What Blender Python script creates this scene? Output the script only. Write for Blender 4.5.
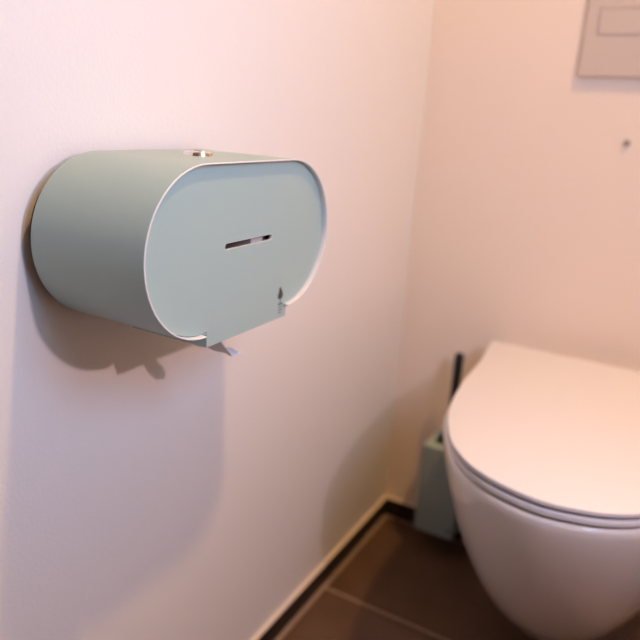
import bpy, bmesh, math, random
from mathutils import Vector, Matrix

for o in list(bpy.data.objects):
    bpy.data.objects.remove(o, do_unlink=True)
S = bpy.context.scene
C = S.collection
random.seed(4)

# ------------------------------------------------------------------ camera
CAM = Vector((0.5097, -1.3056, 0.8936))
RIGHT = Vector((0.86680, 0.49505, 0.05988))
UP = Vector((-0.19593, 0.22771, 0.95381))
FWD = Vector((-0.45855, 0.83850, -0.29438))
cd = bpy.data.cameras.new('camera')
cam = bpy.data.objects.new('camera', cd)
C.objects.link(cam)
M = Matrix((RIGHT, UP, -FWD)).transposed().to_4x4()
M.translation = CAM
cam.matrix_world = M
cd.sensor_width = 36.0
cd.sensor_fit = 'HORIZONTAL'
cd.lens = 668.9 / 640.0 * 36.0
cd.clip_start = 0.01
cd.dof.use_dof = True
cd.dof.focus_distance = 0.585
cd.dof.aperture_fstop = 3.4
cd.dof.aperture_blades = 9
S.camera = cam

# ------------------------------------------------------------------ world, light, exposure
W = bpy.data.worlds.new('world')
S.world = W
W.use_nodes = True
W.node_tree.nodes['Background'].inputs[0].default_value = (0.0, 0.0, 0.0, 1)
W.node_tree.nodes['Background'].inputs[1].default_value = 0.0
S.view_settings.view_transform = 'Standard'
S.view_settings.look = 'None'
S.view_settings.gamma = 1.0
S.view_settings.use_curve_mapping = False
S.view_settings.exposure = -0.05

WARM_POS = Vector((0.857, -0.67, 2.585))
WARM_COL = (1.0, 0.565, 0.215)
WARM_W = 23.2
LAMP_POS = Vector((0.850, -0.960, 1.036))
WINDOW_POS = Vector((0.938, -0.99, 1.30))
LAMP_AIM = Vector((-1, 0.35, -0.8)).normalized()
LAMP_COL = (1.0, 0.70, 0.74)
LAMP_W = 2.9
SKY_COL = (0.20, 0.54, 1.0)
SKY_W = 6.2

def area_light(name, loc, direction, size, watts, col, shape='DISK'):
    ld = bpy.data.lights.new(name, 'AREA')
    ld.shape = shape
    ld.size = size
    ld.energy = watts
    ld.color = col
    o = bpy.data.objects.new(name, ld)
    C.objects.link(o)
    o.location = loc
    o.rotation_euler = Vector(direction).to_track_quat('-Z', 'Y').to_euler()
    return o

warm_light = area_light('downlight_beam', WARM_POS, (0, 0, -1), 0.10, WARM_W, WARM_COL)
lamp_light = area_light('wall_lamp_beam', LAMP_POS, LAMP_AIM, 0.026, LAMP_W, LAMP_COL)
sky_light = area_light('window_daylight', WINDOW_POS, (-1, 0, 0), 0.36, SKY_W, SKY_COL, 'SQUARE')

# ------------------------------------------------------------------ helpers
def mat(name, col, rough=0.5, metal=0.0, noise=None, bump=None, coat=0.0, emit=None, spec=0.5, trans=0.0, sss=0.0):
    m = bpy.data.materials.new(name)
    m.use_nodes = True
    nt = m.node_tree
    b = nt.nodes['Principled BSDF']
    b.inputs['Base Color'].default_value = (*col, 1)
    b.inputs['Roughness'].default_value = rough
    b.inputs['Metallic'].default_value = metal
    b.inputs['Specular IOR Level'].default_value = spec
    b.inputs['Coat Weight'].default_value = coat
    b.inputs['Coat Roughness'].default_value = 0.08
    b.inputs['Transmission Weight'].default_value = trans
    if sss:
        b.inputs['Subsurface Weight'].default_value = sss
        b.inputs['Subsurface Scale'].default_value = 0.004
    if emit:
        b.inputs['Emission Color'].default_value = (*emit[0], 1)
        b.inputs['Emission Strength'].default_value = emit[1]
    tc = nt.nodes.new('ShaderNodeTexCoord')
    if noise:
        sc, amt = noise
        n = nt.nodes.new('ShaderNodeTexNoise')
        n.inputs['Scale'].default_value = sc
        n.inputs['Detail'].default_value = 5
        nt.links.new(tc.outputs['Object'], n.inputs['Vector'])
        r = nt.nodes.new('ShaderNodeValToRGB')
        r.color_ramp.elements[0].position = 0.3
        r.color_ramp.elements[1].position = 0.7
        r.color_ramp.elements[0].color = (*[c * (1 - amt) for c in col], 1)
        r.color_ramp.elements[1].color = (*[min(1, c * (1 + amt)) for c in col], 1)
        nt.links.new(n.outputs['Fac'], r.inputs['Fac'])
        nt.links.new(r.outputs['Color'], b.inputs['Base Color'])
    if bump:
        sc, st, dist = bump
        n = nt.nodes.new('ShaderNodeTexNoise')
        n.inputs['Scale'].default_value = sc
        n.inputs['Detail'].default_value = 3
        nt.links.new(tc.outputs['Object'], n.inputs['Vector'])
        bp = nt.nodes.new('ShaderNodeBump')
        bp.inputs['Strength'].default_value = st
        bp.inputs['Distance'].default_value = dist
        nt.links.new(n.outputs['Fac'], bp.inputs['Height'])
        nt.links.new(bp.outputs['Normal'], b.inputs['Normal'])
    return m

MAT = dict(
    wall=mat('painted_wall', (0.80, 0.78, 0.755), 0.6, bump=(260, 0.22, 0.0012), spec=0.3),
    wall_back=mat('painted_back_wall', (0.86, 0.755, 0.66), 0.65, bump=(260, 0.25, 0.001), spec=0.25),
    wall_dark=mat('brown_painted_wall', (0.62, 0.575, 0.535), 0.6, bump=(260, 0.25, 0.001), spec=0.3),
    ceiling=mat('painted_ceiling', (0.80, 0.79, 0.77), 0.8),
    tile=mat('brown_floor_tile', (0.118, 0.070, 0.045), 0.5, noise=(9, 0.15), bump=(60, 0.1, 0.001), spec=0.12),
    grout=mat('grout', (0.36, 0.26, 0.19), 0.9, noise=(60, 0.15)),
    skirt=mat('brown_skirting_tile', (0.024, 0.015, 0.011), 0.5, noise=(9, 0.2), spec=0.2),
    caulk=mat('caulk', (0.80, 0.70, 0.60), 0.7),
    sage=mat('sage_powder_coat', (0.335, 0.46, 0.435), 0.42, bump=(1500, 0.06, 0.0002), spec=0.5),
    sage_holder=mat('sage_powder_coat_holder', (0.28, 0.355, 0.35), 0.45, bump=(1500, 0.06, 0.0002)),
    sage_edge=mat('pale_coated_edge', (0.72, 0.72, 0.70), 0.35),
    dark_in=mat('dark_inside', (0.03, 0.032, 0.034), 0.7),
    chrome=mat('chrome', (0.82, 0.78, 0.74), 0.14, metal=1.0),
    black=mat('black_plastic', (0.006, 0.006, 0.007), 0.35),
    print_dark=mat('dark_print', (0.035, 0.033, 0.033), 0.6),
    print_soft=mat('soft_print', (0.16, 0.18, 0.18), 0.6),
    ceramic=mat('glazed_ceramic', (0.80, 0.78, 0.76), 0.10, coat=0.4, noise=(2, 0.01)),
    seat=mat('seat_plastic', (0.73, 0.725, 0.745), 0.38),
    buffer=mat('rubber_buffer', (0.10, 0.095, 0.09), 0.7),
    plate=mat('plate_plastic', (0.62, 0.535, 0.48), 0.4),
    paper=mat('tissue_paper', (0.80, 0.79, 0.79), 0.95, bump=(700, 0.3, 0.0005)),
    core=mat('cardboard_core', (0.34, 0.25, 0.17), 0.9),
    bristle=mat('white_bristle', (0.7, 0.7, 0.7), 0.8),
    bumper=mat('grey_bumper', (0.30, 0.27, 0.25), 0.5),
    lamp_white=mat('white_lamp_metal', (0.8, 0.8, 0.8), 0.4),
    glow_warm=mat('lit_warm_diffuser', (0.9, 0.9, 0.9), 0.5, emit=((1.0, 0.55, 0.28), 8.0)),
    glow_cool=mat('lit_lamp_diffuser', (0.9, 0.9, 0.9), 0.5, emit=((1.0, 0.8, 0.65), 8.0)),
    glow_sky=mat('daylit_frosted_glass', (0.8, 0.8, 0.8), 0.5, emit=((0.45, 0.7, 1.0), 1.0)),
    door=mat('dark_door_paint', (0.12, 0.10, 0.09), 0.5),
)

KS = 1.0
def link(name, bm, m, parent=None, smooth=None):
    me = bpy.data.meshes.new(name)
    if KS != 1.0:
        bmesh.ops.scale(bm, vec=(KS, KS, KS), verts=bm.verts[:])
    bmesh.ops.recalc_face_normals(bm, faces=bm.faces[:])
    bm.to_mesh(me)
    bm.free()
    me.materials.append(MAT[m] if isinstance(m, str) else m)
    o = bpy.data.objects.new(name, me)
    C.objects.link(o)
    if parent is not None:
        o.parent = parent
        o.matrix_parent_inverse = Matrix.Translation(-parent.location) if parent.type == 'EMPTY' else Matrix()
    if smooth is not None:
        for p in me.polygons:
            p.use_smooth = True
        if smooth > 0:
            me.set_sharp_from_angle(angle=math.radians(smooth))
    return o

def thing(name, label, cat, loc=(0, 0, 0), group=None):
    o = bpy.data.objects.new(name, None)
    o.empty_display_size = 0.05
    C.objects.link(o)
    o.location = Vector(loc) * KS
    o['label'] = label
    o['category'] = cat
    if group:
        o['group'] = group
    return o

def tag(o, label, cat, group=None):
    o['label'] = label
    o['category'] = cat
    if group:
        o['group'] = group
    return o

def struct(o):
    o['kind'] = 'structure'
    return o

def box(bm, a, b, bev=0.0, seg=2):
    r = bmesh.ops.create_cube(bm, size=1.0)
    vs = r['verts']
    a, b = Vector(a), Vector(b)
    for v in vs:
        v.co = Vector([(a[i] + b[i]) / 2 + v.co[i] * (b[i] - a[i]) for i in range(3)])
    if bev > 0:
        es = list({e for v in vs for e in v.link_edges})
        bmesh.ops.bevel(bm, geom=es, offset=bev, segments=seg, affect='EDGES', profile=0.5)

def boxo(name, a, b, m, parent=None, bev=0.0, seg=2):
    bm = bmesh.new()
    box(bm, a, b, bev, seg)
    return link(name, bm, m, parent, 35 if bev else None)

def loft(bm, rings, close=True, cap0=False, cap1=False):
    """rings: lists of coordinates of equal length, joined one to the next"""
    R = [[bm.verts.new(c) for c in r] for r in rings]
    n = len(R[0])
    for i in range(len(R) - 1):
        for j in range(n if close else n - 1):
            k = (j + 1) % n
            bm.faces.new((R[i][j], R[i][k], R[i + 1][k], R[i + 1][j]))
    if cap0:
        bm.faces.new(R[0])
    if cap1:
        bm.faces.new(R[-1])
    return R

def cyl(bm, base, axis, prof, n=32, cap0=True, cap1=True):
    """lathe: prof = [(distance along axis, radius)]"""
    ax = Vector(axis).normalized()
    u = ax.orthogonal().normalized()
    v = ax.cross(u)
    base = Vector(base)
    rings = []
    for d, r in prof:
        rings.append([base + ax * d + (u * math.cos(2 * math.pi * k / n) + v * math.sin(2 * math.pi * k / n)) * max(r, 1e-5) for k in range(n)])
    loft(bm, rings, True, cap0, cap1)

def catmull(P, m=6):
    out = []
    n = len(P)
    for i in range(n - 1):
        p0 = P[max(i - 1, 0)]; p1 = P[i]; p2 = P[i + 1]; p3 = P[min(i + 2, n - 1)]
        for k in range(m):
            t = k / m
            out.append(tuple(0.5 * ((2 * p1[c]) + (-p0[c] + p2[c]) * t + (2 * p0[c] - 5 * p1[c] + 4 * p2[c] - p3[c]) * t * t + (-p0[c] + 3 * p1[c] - 3 * p2[c] + p3[c]) * t ** 3) for c in (0, 1)))
    out.append(P[-1])
    return out

# ------------------------------------------------------------------ room shell
RX, RY, RZ = 0.95, -1.95, 2.60          # right wall, front wall, ceiling
T = 0.10
wl = struct(boxo('wall_left', (-T, RY - T, -0.05), (0, T, RZ + T), 'wall'))
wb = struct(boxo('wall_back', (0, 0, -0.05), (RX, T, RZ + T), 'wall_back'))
wr = struct(boxo('wall_right', (RX, RY - T, -0.05), (RX + T, T, RZ + T), 'wall_dark'))
wf = struct(boxo('wall_front', (0, RY - T, -0.05), (RX, RY, RZ + T), 'wall_dark'))
ce = struct(boxo('ceiling', (0, RY, RZ), (RX, 0, RZ + T), 'ceiling'))
fl = struct(boxo('floor', (0, RY, -0.05), (RX, 0, -0.0012), 'grout'))
# floor tiles, one piece each
GY, GX, GAP = 0.300, 0.600, 0.005
y1 = -0.0105
first = True
row = 0
y0s = [y1]
ycur = -0.3125
while ycur > RY:
    y0s.append(ycur)
    ycur -= GY + GAP
y0s.append(RY)
for i in range(len(y0s) - 1):
    ya, yb = y0s[i], y0s[i + 1]
    x = 0.0165
    while x < RX - 0.02:
        x2 = min(x + GX, RX - 0.0005)
        boxo('tile', (x, yb + (GAP if i < len(y0s) - 2 else 0.0005), -0.012), (x2 - GAP, ya - (0 if i else 0.003), 0.0), 'tile', fl, 0.0012, 1)
        x = x2
SH, ST = 0.043, 0.0085
def skirting(name, a, b):
    return struct(boxo(name, a, b, 'skirt', None, 0.0012, 2))
bl = skirting('baseboard_left', (0, RY, 0.0), (ST, 0, SH))
bb = skirting('baseboard_back', (ST, -ST, 0.0), (RX, 0, SH))
br = skirting('baseboard_right', (RX - ST, RY, 0.0), (RX, -ST, SH))
def caulk(parent, a, b):
    boxo('sealant_bead', a, b, 'caulk', parent, 0.001, 1)
caulk(bl, (0, RY, SH - 0.001), (ST - 0.0003, -0.0001, SH + 0.0025))
caulk(bb, (ST - 0.0003, -ST + 0.0003, SH - 0.001), (RX, 0, SH + 0.0025))
# door behind the camera
d1 = struct(boxo('door_1', (0.07, RY, 0.005), (0.88, RY + 0.03, 2.05), 'door', None, 0.003, 2))
bm = bmesh.new()
cyl(bm, (0.80, RY + 0.03, 1.03), (0, 1, 0), [(0, 0.024), (0.008, 0.024), (0.008, 0.01), (0.05, 0.01)], 24)
box(bm, (0.68, RY + 0.072, 1.021), (0.81, RY + 0.089, 1.039), 0.006, 3)
link('door_handle', bm, 'chrome', d1, 35)
for nm, a, b in (('door_frame', (0.012, RY, 0), (0.068, RY + 0.02, 2.11)), ('door_frame', (0.882, RY, 0), (0.938, RY + 0.02, 2.11)), ('door_frame', (0.068, RY, 2.052), (0.882, RY + 0.02, 2.11))):
    boxo(nm, a, b, 'door', d1, 0.002, 1)

# ------------------------------------------------------------------ paper roll dispenser
DY, DZ = -0.7825, 0.7708
L, H, D = 0.2928, 0.1550, 0.1456
X0 = 0.0135
def stadium(off=0.0, n=28):
    """outline in (y, z), running counter-clockwise seen from the room, from bottom right to bottom left"""
    r = H / 2 - off
    a = (L - H) / 2
    pts = []
    for k in range(n + 1):
        t = -math.pi / 2 + math.pi * k / n
        pts.append((DY + a + r * math.cos(t), DZ + r * math.sin(t)))
    for k in range(n + 1):
        t = math.pi / 2 + math.pi * k / n
        pts.append((DY - a + r * math.cos(t), DZ + r * math.sin(t)))
    return pts
def sring(off, x):
    return [(x, y, z) for y, z in stadium(off)]
disp = thing('paper_roll_dispenser', 'sage green oblong double toilet roll dispenser mounted on the left wall', 'dispenser', (0, DY, DZ))
RIMX = D - 0.0062       # the shell is closed below the lip here
TH = 0.0018
bm = bmesh.new()
r1 = [sring(0.0007, X0), sring(0, X0 + 0.0007), sring(0, RIMX), sring(TH, RIMX), sring(TH, X0)]
loft(bm, r1 + [r1[0]])
bmesh.ops.remove_doubles(bm, verts=bm.verts[:], dist=1e-6)
shell = link('shell', bm, 'sage', disp, 35)
# forward lip, open along the bottom where the front panel drops out
bm = bmesh.new()
prof = [(0, RIMX), (0, D - 0.0005), (0.0002, D - 0.0001), (0.0005, D), (0.0010, D), (0.0013, D - 0.0001), (0.0015, D - 0.0005), (0.0015, RIMX)]
rings = [sring(o, x) for o, x in prof]
# only the outer skin is sage; the rolled edge is the pale trim
loft(bm, rings[:2], False)
lip = link('lip', bm, 'sage', disp, 35)
bm = bmesh.new()
loft(bm, rings[1:], False)
for e in (0, -1):
    bm.faces.new([bm.verts.new(r[e]) for r in rings[1:]])
bmesh.ops.remove_doubles(bm, verts=bm.verts[:], dist=1e-6)
link('rim_edge', bm, 'sage_edge', disp, 50)
# back plate on the wall
bm = bmesh.new()
loft(bm, [sring(0.010, 0.0), sring(0.010, X0 - 0.001), sring(0.0022, X0 - 0.001), sring(0.0022, X0 + 0.001)], True, True, True)
link('back_plate', bm, 'dark_in', disp)
# front panel with slot and dropped tab
FX = D - 0.0059         # front of the panel
FT = 0.0018
TY0, TY1, TZ = -0.8443, -0.7100, 0.6806
SY0, SY1, SZ, SR = -0.8160, -0.7440, 0.7716, 0.0032
def slot_outline(n=8):
    cy0, cy1, cz, r = SY0, SY1, SZ, SR
    pts = []
    for k in range(n + 1):
        t = -math.pi / 2 + math.pi * k / n
        pts.append((cy1 + r * math.cos(t), cz + r * math.sin(t)))
    for k in range(n + 1):
        t = math.pi / 2 + math.pi * k / n
        pts.append((cy0 + r * math.cos(t), cz + r * math.sin(t)))
    return pts
out = stadium(0.0024)
# out runs bottom-right -> top -> bottom-left; add the tab corners
tab = [p for p in out] 
tab[0] = (TY1, out[0][1]) if out[0][0] > TY1 else tab[0]
panel = tab + [(TY0, tab[-1][1] + 0.0002), (TY0, TZ), (TY1, TZ), (TY1, tab[0][1] + 0.0002)]
from mathutils.geometry import tessellate_polygon
sl = slot_outline()
def plate_with_hole(outer, hole, xa, xb):
    bm = bmesh.new()
    allp = outer + hole
    tris = tessellate_polygon([[Vector((y, z, 0)) for y, z in outer], [Vector((y, z, 0)) for y, z in hole]])
    vf = [bm.verts.new((xa, y, z)) for y, z in allp]
    vb = [bm.verts.new((xb, y, z)) for y, z in allp]
    for t in tris:
        try:
            bm.faces.new([vf[i] for i in t]); bm.faces.new([vb[i] for i in reversed(t)])
        except ValueError:
            pass
    no, nh = len(outer), len(hole)
    for base, n in ((0, no), (no, nh)):
        for k in range(n):
            a, b = base + k, base + (k + 1) % n
            bm.faces.new((vf[a], vf[b], vb[b], vb[a]))
    return bm
fp = link('front_panel', plate_with_hole(panel, sl, FX, FX - FT), 'sage', disp)
# pale cut edge around the slot (inner walls)
bm = bmesh.new()
def sc(p, d):
    y, z = p
    c = max(SY0, min(SY1, y))
    v = Vector((y - c, z - SZ)).normalized() * (SR + d)
    return (c + v[0], SZ + v[1])
loft(bm, [[(FX + 0.00006, *sc(p, 0.0)) for p in sl], [(FX + 0.00006, *sc(p, -0.0004)) for p in sl], [(FX - 0.0026, *sc(p, -0.0004)) for p in sl]])
link('slot_edge', bm, 'sage_edge', fp, 40)
# outlet tray under the shell
tr = bmesh.new()
box(tr, (0.047, TY0, TZ), (FX - FT, TY0 + 0.0015, TZ + 0.0155))
box(tr, (0.047, TY1 - 0.0015, TZ), (FX - FT, TY1, TZ + 0.0155))
box(tr, (0.047, TY0 + 0.0015, TZ), (0.060, TY1 - 0.0015, TZ + 0.0015))
link('outlet_tray', tr, 'sage', disp)
# printed emblem on the lower right of the panel
def flat(name, pts, x, m, parent):
    bm = bmesh.new()
    vs = [bm.verts.new((x, y, z)) for y, z in pts]
    f = bm.faces.new(vs)
    r = bmesh.ops.extrude_face_region(bm, geom=[f])
    for v in r['geom']:
        if isinstance(v, bmesh.types.BMVert):
            v.co.x -= 0.0002
    return link(name, bm, m, parent)
ey, ez = -0.7205, 0.7140
flat('emblem', [(ey - 0.0026, ez), (ey - 0.0030, ez - 0.0040), (ey - 0.0050, ez - 0.0080), (ey - 0.0050, ez - 0.0108), (ey - 0.0010, ez - 0.0126), (ey + 0.0032, ez - 0.0116), (ey + 0.0048, ez - 0.0090), (ey + 0.0036, ez - 0.0050), (ey + 0.0014, ez - 0.0020), (ey + 0.0010, ez + 0.0006)], FX + 0.00012, 'print_dark', fp)
flat('emblem_stem', [(ey - 0.0008, ez - 0.0126), (ey - 0.0008, ez - 0.0170), (ey + 0.0010, ez - 0.0170), (ey + 0.0010, ez - 0.0126)], FX + 0.00012, 'print_soft', fp)
for k, (w, zz) in enumerate(((0.0042, 0.0172), (0.0036, 0.0204), (0.0040, 0.0236), (0.0030, 0.0268))):
    flat('print_line', [(ey - w, ez - zz), (ey - w, ez - zz - 0.0014), (ey + w, ez - zz - 0.0014), (ey + w, ez - zz)], FX + 0.00012, 'print_dark' if k == 0 else 'print_soft', fp)
# lock on top
LX, LY, LZ = 0.0805, -0.7860, DZ + H / 2
bm = bmesh.new()
cyl(bm, (LX, LY, LZ - 0.001), (0, 0, 1), [(0, 0.0145), (0.0035, 0.0145), (0.0045, 0.0137), (0.0045, 0.0092), (0.0022, 0.0088)], 40, True, False)
lock = link('lock', bm, 'chrome', disp, 40)
bm = bmesh.new()
cyl(bm, (LX, LY, LZ - 0.001), (0, 0, 1), [(0, 0.0084), (0.0042, 0.0084), (0.0050, 0.0074)], 32)
plug = link('lock_plug', bm, 'chrome', lock, 40)
boxo('key_slot', (LX - 0.0045, LY - 0.0009, LZ + 0.0030), (LX + 0.0045, LY + 0.0009, LZ + 0.0043), 'dark_in', lock)

# ------------------------------------------------------------------ paper rolls inside, one with its end hanging out
def paper_roll(label, y, z, ro, tail):
    t = thing('toilet_roll', label, 'toilet roll', (0.076, y, z), 'toilet rolls inside the dispenser')
    bm = bmesh.new()
    ri, xa, xb = 0.0205, 0.026, 0.126
    n = 48
    ring = lambda r, x: [(x, y + r * math.cos(2 * math.pi * k / n), z + r * math.sin(2 * math.pi * k / n)) for k in range(n)]
    rr = [ring(ri, xa), ring(ro - 0.001, xa), ring(ro, xa + 0.001), ring(ro, xb - 0.001), ring(ro - 0.001, xb), ring(ri, xb)]
    loft(bm, rr)
    link('wound_paper', bm, 'paper', t, 40)
    bm = bmesh.new()
    cr = [ring(ri - 0.0001, xa), ring(ri - 0.0001, xb), ring(ri - 0.0015, xb), ring(ri - 0.0015, xa)]
    loft(bm, cr + [cr[0]])
    bmesh.ops.remove_doubles(bm, verts=bm.verts[:], dist=1e-6)
    link('core', bm, 'core', t, 40)
    if tail:
        bm = bmesh.new()
        # hanging end of tissue: its width runs along x, its torn edge curls outwards
        prof = catmull([(-0.8180, 0.7000), (-0.8160, 0.6860), (-0.8090, 0.6740), (-0.7995, 0.6620), (-0.7900, 0.6540), (-0.7810, 0.6515), (-0.7745, 0.6550)], 4)
        NU = 20
        G = []
        for i in range(NU + 1):
            u = i / NU                      # 0 at the back, 1 at the front
            rowv = []
            sc_u = 0.55 + 0.45 * u + 0.05 * math.sin(11 * u)
            for j, (yy, zz) in enumerate(prof):
                v = j / (len(prof) - 1)
                z2 = 0.7000 + (zz - 0.7000) * (0.62 + 0.38 * sc_u) + 0.0008 * math.sin(23 * u + 2 * v) * v
                y2 = -0.8180 + (yy + 0.8180) * sc_u + 0.0012 * math.sin(6 * u + 5 * v)
                x2 = 0.0640 + 0.0672 * u + 0.0016 * math.sin(14 * v) * u - 0.0050 * u * max(0, v - 0.45) * (1 - v) * 4
                rowv.append(bm.verts.new((x2, y2, z2)))
            G.append(rowv)
        for i in range(NU):
            for j in range(len(prof) - 1):
                bm.faces.new((G[i][j], G[i + 1][j], G[i + 1][j + 1], G[i][j + 1]))
        o = link('loose_end', bm, 'paper', t, 0)
        md = o.modifiers.new('thickness', 'SOLIDIFY')
        md.thickness = 0.0005
    return t
paper_roll('white toilet roll in the dispenser, its loose end hanging below the front panel', DY - 0.0700, DZ, 0.0430, True)
paper_roll('white toilet roll glimpsed through the slot, right half of the dispenser', DY + 0.0700, DZ, 0.0455, False)

# ------------------------------------------------------------------ toilet
KS = 1.018
TX = 0.413
LIDZ = 0.485
lid_tab = [(-0.059, 0.205), (-0.085, 0.2025), (-0.11, 0.199), (-0.145, 0.1945), (-0.182, 0.1905), (-0.247, 0.1875), (-0.318, 0.1825), (-0.387, 0.173), (-0.442, 0.159), (-0.474, 0.1475), (-0.500, 0.1355), (-0.521, 0.1225), (-0.549, 0.0975), (-0.568, 0.069), (-0.580, 0.037), (-0.586, 0.0)]
bowl_tab = [(0.0, 0.196), (-0.06, 0.197), (-0.11, 0.197), (-0.182, 0.197), (-0.247, 0.195), (-0.318, 0.191), (-0.387, 0.1805), (-0.435, 0.1645), (-0.470, 0.1485), (-0.498, 0.1345), (-0.519, 0.1210), (-0.547, 0.0960), (-0.566, 0.0675), (-0.578, 0.0365), (-0.584, 0.0)]
def outline(tab, m=5):
    left = [(TX - w, y) for y, w in catmull(tab + [(tab[-2][0], -tab[-2][1])], m)[:-m]]
    right = [(2 * TX - x, y) for x, y in reversed(left[:-1])]
    return left + right
def inset(P, d):
    """offset a closed outline inwards"""
    n = len(P)
    area = sum(P[i][0] * P[(i + 1) % n][1] - P[(i + 1) % n][0] * P[i][1] for i in range(n))
    sg = 1 if area > 0 else -1
    res = []
    for i in range(n):
        a, b, c = Vector(P[i - 1]), Vector(P[i]), Vector(P[(i + 1) % n])
        e1, e2 = (b - a).normalized(), (c - b).normalized()
        n1, n2 = Vector((-e1.y, e1.x)) * sg, Vector((-e2.y, e2.x)) * sg
        nn = (n1 + n2)
        nn = nn.normalized() if nn.length > 1e-6 else n1
        k = 1 / max(0.5, nn.dot(n1))
        q = b + nn * d * k
        res.append((q.x, q.y))
    return res
toilet = thing('toilet', 'white wall-hung toilet with its slim lid closed', 'toilet', (TX, -0.30, 0.083))
LO = outline(lid_tab)
def slab(bm, P, z0, z1, r):
    ins = [(z0, r), (z0 + r * 0.3, r * 0.3), (z0 + r, 0), (z1 - r, 0), (z1 - r * 0.55, r * 0.12), (z1 - r * 0.25, r * 0.4), (z1, r)]
    rings = []
    for z, d in ins:
        q = inset(P, d) if d else P
        rings.append([(x, y, z) for x, y in q])
    q2 = inset(P, r + 0.02)
    loft(bm, rings, True, True, True)
bm = bmesh.new()
slab(bm, LO, LIDZ - 0.0072, LIDZ, 0.0020)
link('lid', bm, 'seat', toilet, 40)
SO = inset(outline([(y, w) for y, w in lid_tab]), 0.0010)
bm = bmesh.new()
slab(bm, SO, LIDZ - 0.0195, LIDZ - 0.0118, 0.0016)
seat = link('seat', bm, 'seat', toilet, 40)
# buffers keep the gaps open
for x, y in ((TX - 0.13, -0.45), (TX + 0.13, -0.45), (TX - 0.16, -0.12), (TX + 0.16, -0.12)):
    for dz, hh in ((0.0120, 0.005), (0.0250, 0.0058)):
        bm = bmesh.new()
        cyl(bm, (x, y, LIDZ - dz), (0, 0, 1), [(0, 0.008), (hh, 0.008)], 16)
        link('buffer', bm, 'buffer', seat)
# bowl
ZT, ZB, NA, NF, RA, RF = LIDZ - 0.0243, 0.0830, 1.42, 1.24, 0.485, 0.518
BO = outline(bowl_tab, 5)
rings = []
def lev(t, extra=1.0):
    a = (RA + (1 - RA) * (1 - t ** NA) ** (1 / NA)) * extra
    F = (RF + (1 - RF) * (1 - t ** NF) ** (1 / NF)) * (0.5 + 0.5 * extra if extra < 1 else 1)
    return a, F
q = inset(BO, 0.045)
rings.append([(x, min(y, 0.0), ZT - 0.03) for x, y in q])
q = inset(BO, 0.040)
rings.append([(x, min(y, -0.0005), ZT - 0.002) for x, y in q])
for d, dz in ((0.0060, 0.0), (0.0022, 0.0007), (0.0005, 0.0025)):
    q = inset(BO, d)
    rings.append([(x, min(y, 0.0), ZT - dz) for x, y in q])
for i in range(0, 41):
    t = (i / 40) * 0.985
    z = ZT - 0.0060 - (ZT - 0.0060 - ZB) * t
    a, F = lev(t)
    rings.append([(TX + (x - TX) * a, y * F, z) for x, y in BO])
a, F = lev(0.985)
for k, (sa, dz) in enumerate(((0.985, 0.006), (0.93, 0.0105), (0.80, 0.013), (0.4, 0.0145))):
    rings.append([(TX + (x - TX) * a * sa, y * F * sa, ZB - dz + 0.003) for x, y in BO])
bm = bmesh.new()
loft(bm, rings, True, True, True)
link('bowl', bm, 'ceramic', toilet, 60)
# hinges at the back of the lid
for sx in (-1, 1):
    bm = bmesh.new()
    cyl(bm, (TX + sx * 0.078 - 0.02, -0.047, LIDZ - 0.012), (1, 0, 0), [(0, 0.0075), (0.001, 0.0085), (0.039, 0.0085), (0.04, 0.0075)], 20)
    link('hinge', bm, 'chrome', toilet, 40)

# ------------------------------------------------------------------ toilet brush in its holder
bh = thing('toilet_brush_holder', 'tall sage green box holder for the toilet brush in the corner', 'brush holder', (0.151, 0, 0.055))
BX0, BX1, BY0, BY1, BZ0, BZ1 = 0.109, 0.193, -0.100, -0.012, 0.056, 0.250
bm = bmesh.new()
th = 0.0022
def rect(x0, x1, y0, y1, z, r=0.004, n=4):
    P = []
    for cx, cy, a0 in ((x1 - r, y1 - r, 0), (x0 + r, y1 - r, 90), (x0 + r, y0 + r, 180), (x1 - r, y0 + r, 270)):
        for k in range(n + 1):
            t = math.radians(a0 + 90 * k / n)
            P.append((cx + r * math.cos(t), cy + r * math.sin(t), z))
    return P
rr = [rect(BX0 + .001, BX1 - .001, BY0 + .001, BY1 - .001, BZ0), rect(BX0, BX1, BY0, BY1, BZ0 + .001), rect(BX0, BX1, BY0, BY1, BZ1 - .0008), rect(BX0 + .0006, BX1 - .0006, BY0 + .0006, BY1 - .0006, BZ1),
      rect(BX0 + th, BX1 - th, BY0 + th, BY1 - th, BZ1, .002), rect(BX0 + th, BX1 - th, BY0 + th, BY1 - th, BZ0 + .01, .002)]
loft(bm, rr, True, True, True)
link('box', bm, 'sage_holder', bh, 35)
# turned-in collar that catches the ceiling light
bm = bmesh.new()
cz = BZ1 - 0.0006
rc = [rect(BX0 + .0014, BX1 - .0014, BY0 + .0014, BY1 - .0014, cz, .003), rect(BX0 + .014, BX1 - .014, BY0 + .026, BY1 - .020, cz, .006), rect(BX0 + .014, BX1 - .014, BY0 + .026, BY1 - .020, cz - .002, .006), rect(BX0 + .0014, BX1 - .0014, BY0 + .0014, BY1 - .0014, cz - .002, .003)]
for r_ in rc:
    for i_, c_ in enumerate(r_):
        r_[i_] = (c_[0], c_[1], c_[2] + 0.0012)
loft(bm, rc + [rc[0]])
bmesh.ops.remove_doubles(bm, verts=bm.verts[:], dist=1e-6)
link('collar', bm, 'sage', bh)
boxo('wall_bracket', (0.125, BY1, 0.12), (0.177, 0.0, 0.22), 'sage', bh, 0.002, 2)
bm = bmesh.new()
f = [(0.181, 0.0775), (0.183, 0.0730), (0.186, 0.0690), (0.189, 0.0735), (0.187, 0.0790)]
ff = bm.faces.new([bm.verts.new((x - 0.002, BY0 - 0.0002, z)) for x, z in f])
r = bmesh.ops.extrude_face_region(bm, geom=[ff])
for v in r['geom']:
    if isinstance(v, bmesh.types.BMVert):
        v.co.y += 0.0002
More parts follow.
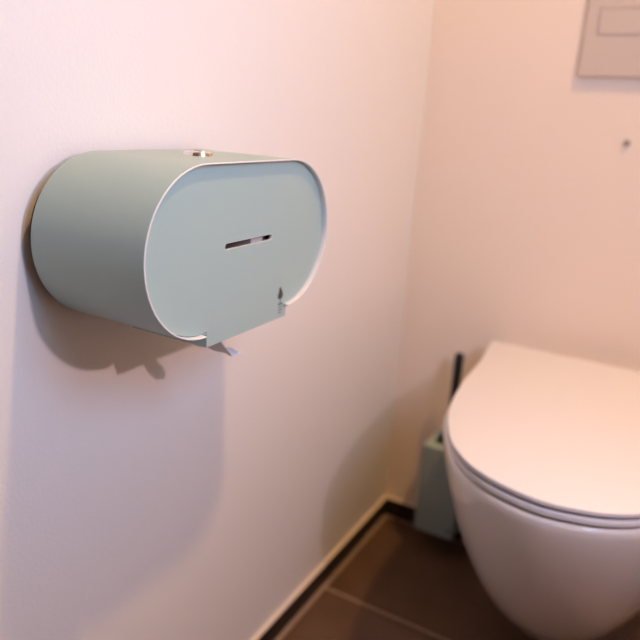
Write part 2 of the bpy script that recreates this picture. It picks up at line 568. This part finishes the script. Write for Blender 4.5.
link('emblem', bm, 'print_dark', bh)
tb = thing('toilet_brush', 'black-handled toilet brush standing in the sage green box holder', 'toilet brush', (0.148, -0.056, 0.0665))
bm = bmesh.new()
cyl(bm, (0.148, -0.056, 0.15), (0, 0, 1), [(0, 0.0060), (0.20, 0.0082), (0.283, 0.0094), (0.290, 0.0088), (0.294, 0.0060), (0.295, 0.001)], 24)
link('handle', bm, 'black', tb, 40)
bm = bmesh.new()
prof = [(0, 0.012)]
for k in range(12):
    d = 0.004 + k * 0.007
    prof += [(d, 0.026), (d + 0.0035, 0.021)]
prof += [(0.09, 0.006)]
cyl(bm, (0.148, -0.056, 0.0665), (0, 0, 1), prof, 36)
link('bristles', bm, 'bristle', tb)

# ------------------------------------------------------------------ flush plate
PX0, PX1, PZ0, PZ1, PT = 0.2755, 0.5235, 0.9656, 1.1320, 0.0105
fpl = thing('flush_plate', 'pale rectangular flush plate on the back wall above the toilet', 'flush plate', (0.3995, 0, PZ0))
def vrect(x0, x1, z0, z1, y, r=0.004, n=4):
    return [(a, y, b) for a, b, _ in rect(x0, x1, z0, z1, 0, r, n)]
bx0, bx1, bz0, bz1 = PX0 + 0.0215, PX1 - 0.0215, 1.0310, 1.0700
bm = bmesh.new()
g = 0.0018
loft(bm, [vrect(PX0, PX1, PZ0, PZ1, 0, .003), vrect(PX0, PX1, PZ0, PZ1, -PT + .0012, .003), vrect(PX0 + .0012, PX1 - .0012, PZ0 + .0012, PZ1 - .0012, -PT, .0022),
          vrect(bx0 - g, bx1 + g, bz0 - g, bz1 + g, -PT, .004), vrect(bx0 - g, bx1 + g, bz0 - g, bz1 + g, -PT + .002, .004)], True, True, True)
link('plate', bm, 'plate', fpl, 35)
bm = bmesh.new()
loft(bm, [vrect(bx0, bx1, bz0, bz1, -PT + .0025, .003), vrect(bx0, bx1, bz0, bz1, -PT - .0002, .003), vrect(bx0 + .0008, bx1 - .0008, bz0 + .0008, bz1 - .0008, -PT - .001, .0024)], True, True, True)
link('button', bm, 'plate', fpl, 35)

# ------------------------------------------------------------------ small bumper on the back wall
bm = bmesh.new()
cyl(bm, (0.3722, 0, 0.8615), (0, -1, 0), [(0, 0.0050), (0.003, 0.0050), (0.0052, 0.0042), (0.0062, 0.0025), (0.0064, 0.0005)], 24)
tag(link('wall_bumper', bm, 'bumper', None, 40), 'tiny dark round bumper on the back wall below the flush plate', 'bumper')

# ------------------------------------------------------------------ lamps
KS = 1.0
dl = thing('ceiling_downlight', 'round white recessed downlight in the ceiling above the toilet', 'lamp', (WARM_POS.x, WARM_POS.y, RZ))
bm = bmesh.new()
n = 40
ring = lambda r, z: [(WARM_POS.x + r * math.cos(2 * math.pi * k / n), WARM_POS.y + r * math.sin(2 * math.pi * k / n), z) for k in range(n)]
rr = [ring(0.075, RZ), ring(0.075, RZ - 0.006), ring(0.070, RZ - 0.009), ring(0.056, RZ - 0.006), ring(0.056, RZ)]
loft(bm, rr + [rr[0]])
bmesh.ops.remove_doubles(bm, verts=bm.verts[:], dist=1e-6)
link('bezel', bm, 'lamp_white', dl, 35)
bm = bmesh.new()
cyl(bm, (WARM_POS.x, WARM_POS.y, RZ), (0, 0, -1), [(0, 0.056), (0.003, 0.056)], 40)
link('diffuser', bm, 'glow_warm', dl)
wlp = thing('wall_lamp', 'small spot lamp on a short arm on the right wall below the window', 'lamp', (RX, LAMP_POS.y, LAMP_POS.z + 0.02))
bm = bmesh.new()
tip = LAMP_POS - LAMP_AIM * 0.036
cyl(bm, (RX, tip.y, tip.z), (-1, 0, 0), [(0, 0.030), (0.008, 0.030), (0.010, 0.028), (0.011, 0.007), (RX - tip.x, 0.007)], 36)
link('arm', bm, 'lamp_white', wlp, 35)
bm = bmesh.new()
cyl(bm, LAMP_POS - LAMP_AIM * 0.040, LAMP_AIM, [(0, 0.014), (0.006, 0.021), (0.036, 0.026), (0.037, 0.024)], 36)
link('shade', bm, 'lamp_white', wlp, 35)
bm = bmesh.new()
cyl(bm, LAMP_POS - LAMP_AIM * 0.0033, LAMP_AIM, [(0, 0.0215), (0.0015, 0.0215)], 36)
link('diffuser', bm, 'glow_cool', wlp)
for lo, pa in ((warm_light, dl), (lamp_light, wlp)):
    lo.parent = pa
    lo.matrix_parent_inverse = Matrix.Translation(-pa.location)
# frosted window on the right wall
wy, wz, hw_ = WINDOW_POS.y, WINDOW_POS.z, 0.185
win = struct(boxo('window_1', (RX - 0.004, wy - hw_, wz - hw_), (RX, wy + hw_, wz + hw_), 'glow_sky'))
for a, b in (((RX - 0.02, wy - hw_ - 0.025, wz - hw_ - 0.025), (RX, wy - hw_, wz + hw_ + 0.025)), ((RX - 0.02, wy + hw_, wz - hw_ - 0.025), (RX, wy + hw_ + 0.025, wz + hw_ + 0.025)),
             ((RX - 0.02, wy - hw_, wz + hw_), (RX, wy + hw_, wz + hw_ + 0.025)), ((RX - 0.02, wy - hw_, wz - hw_ - 0.025), (RX, wy + hw_, wz - hw_))):
    boxo('window_frame', a, b, 'lamp_white', win, 0.003, 2)
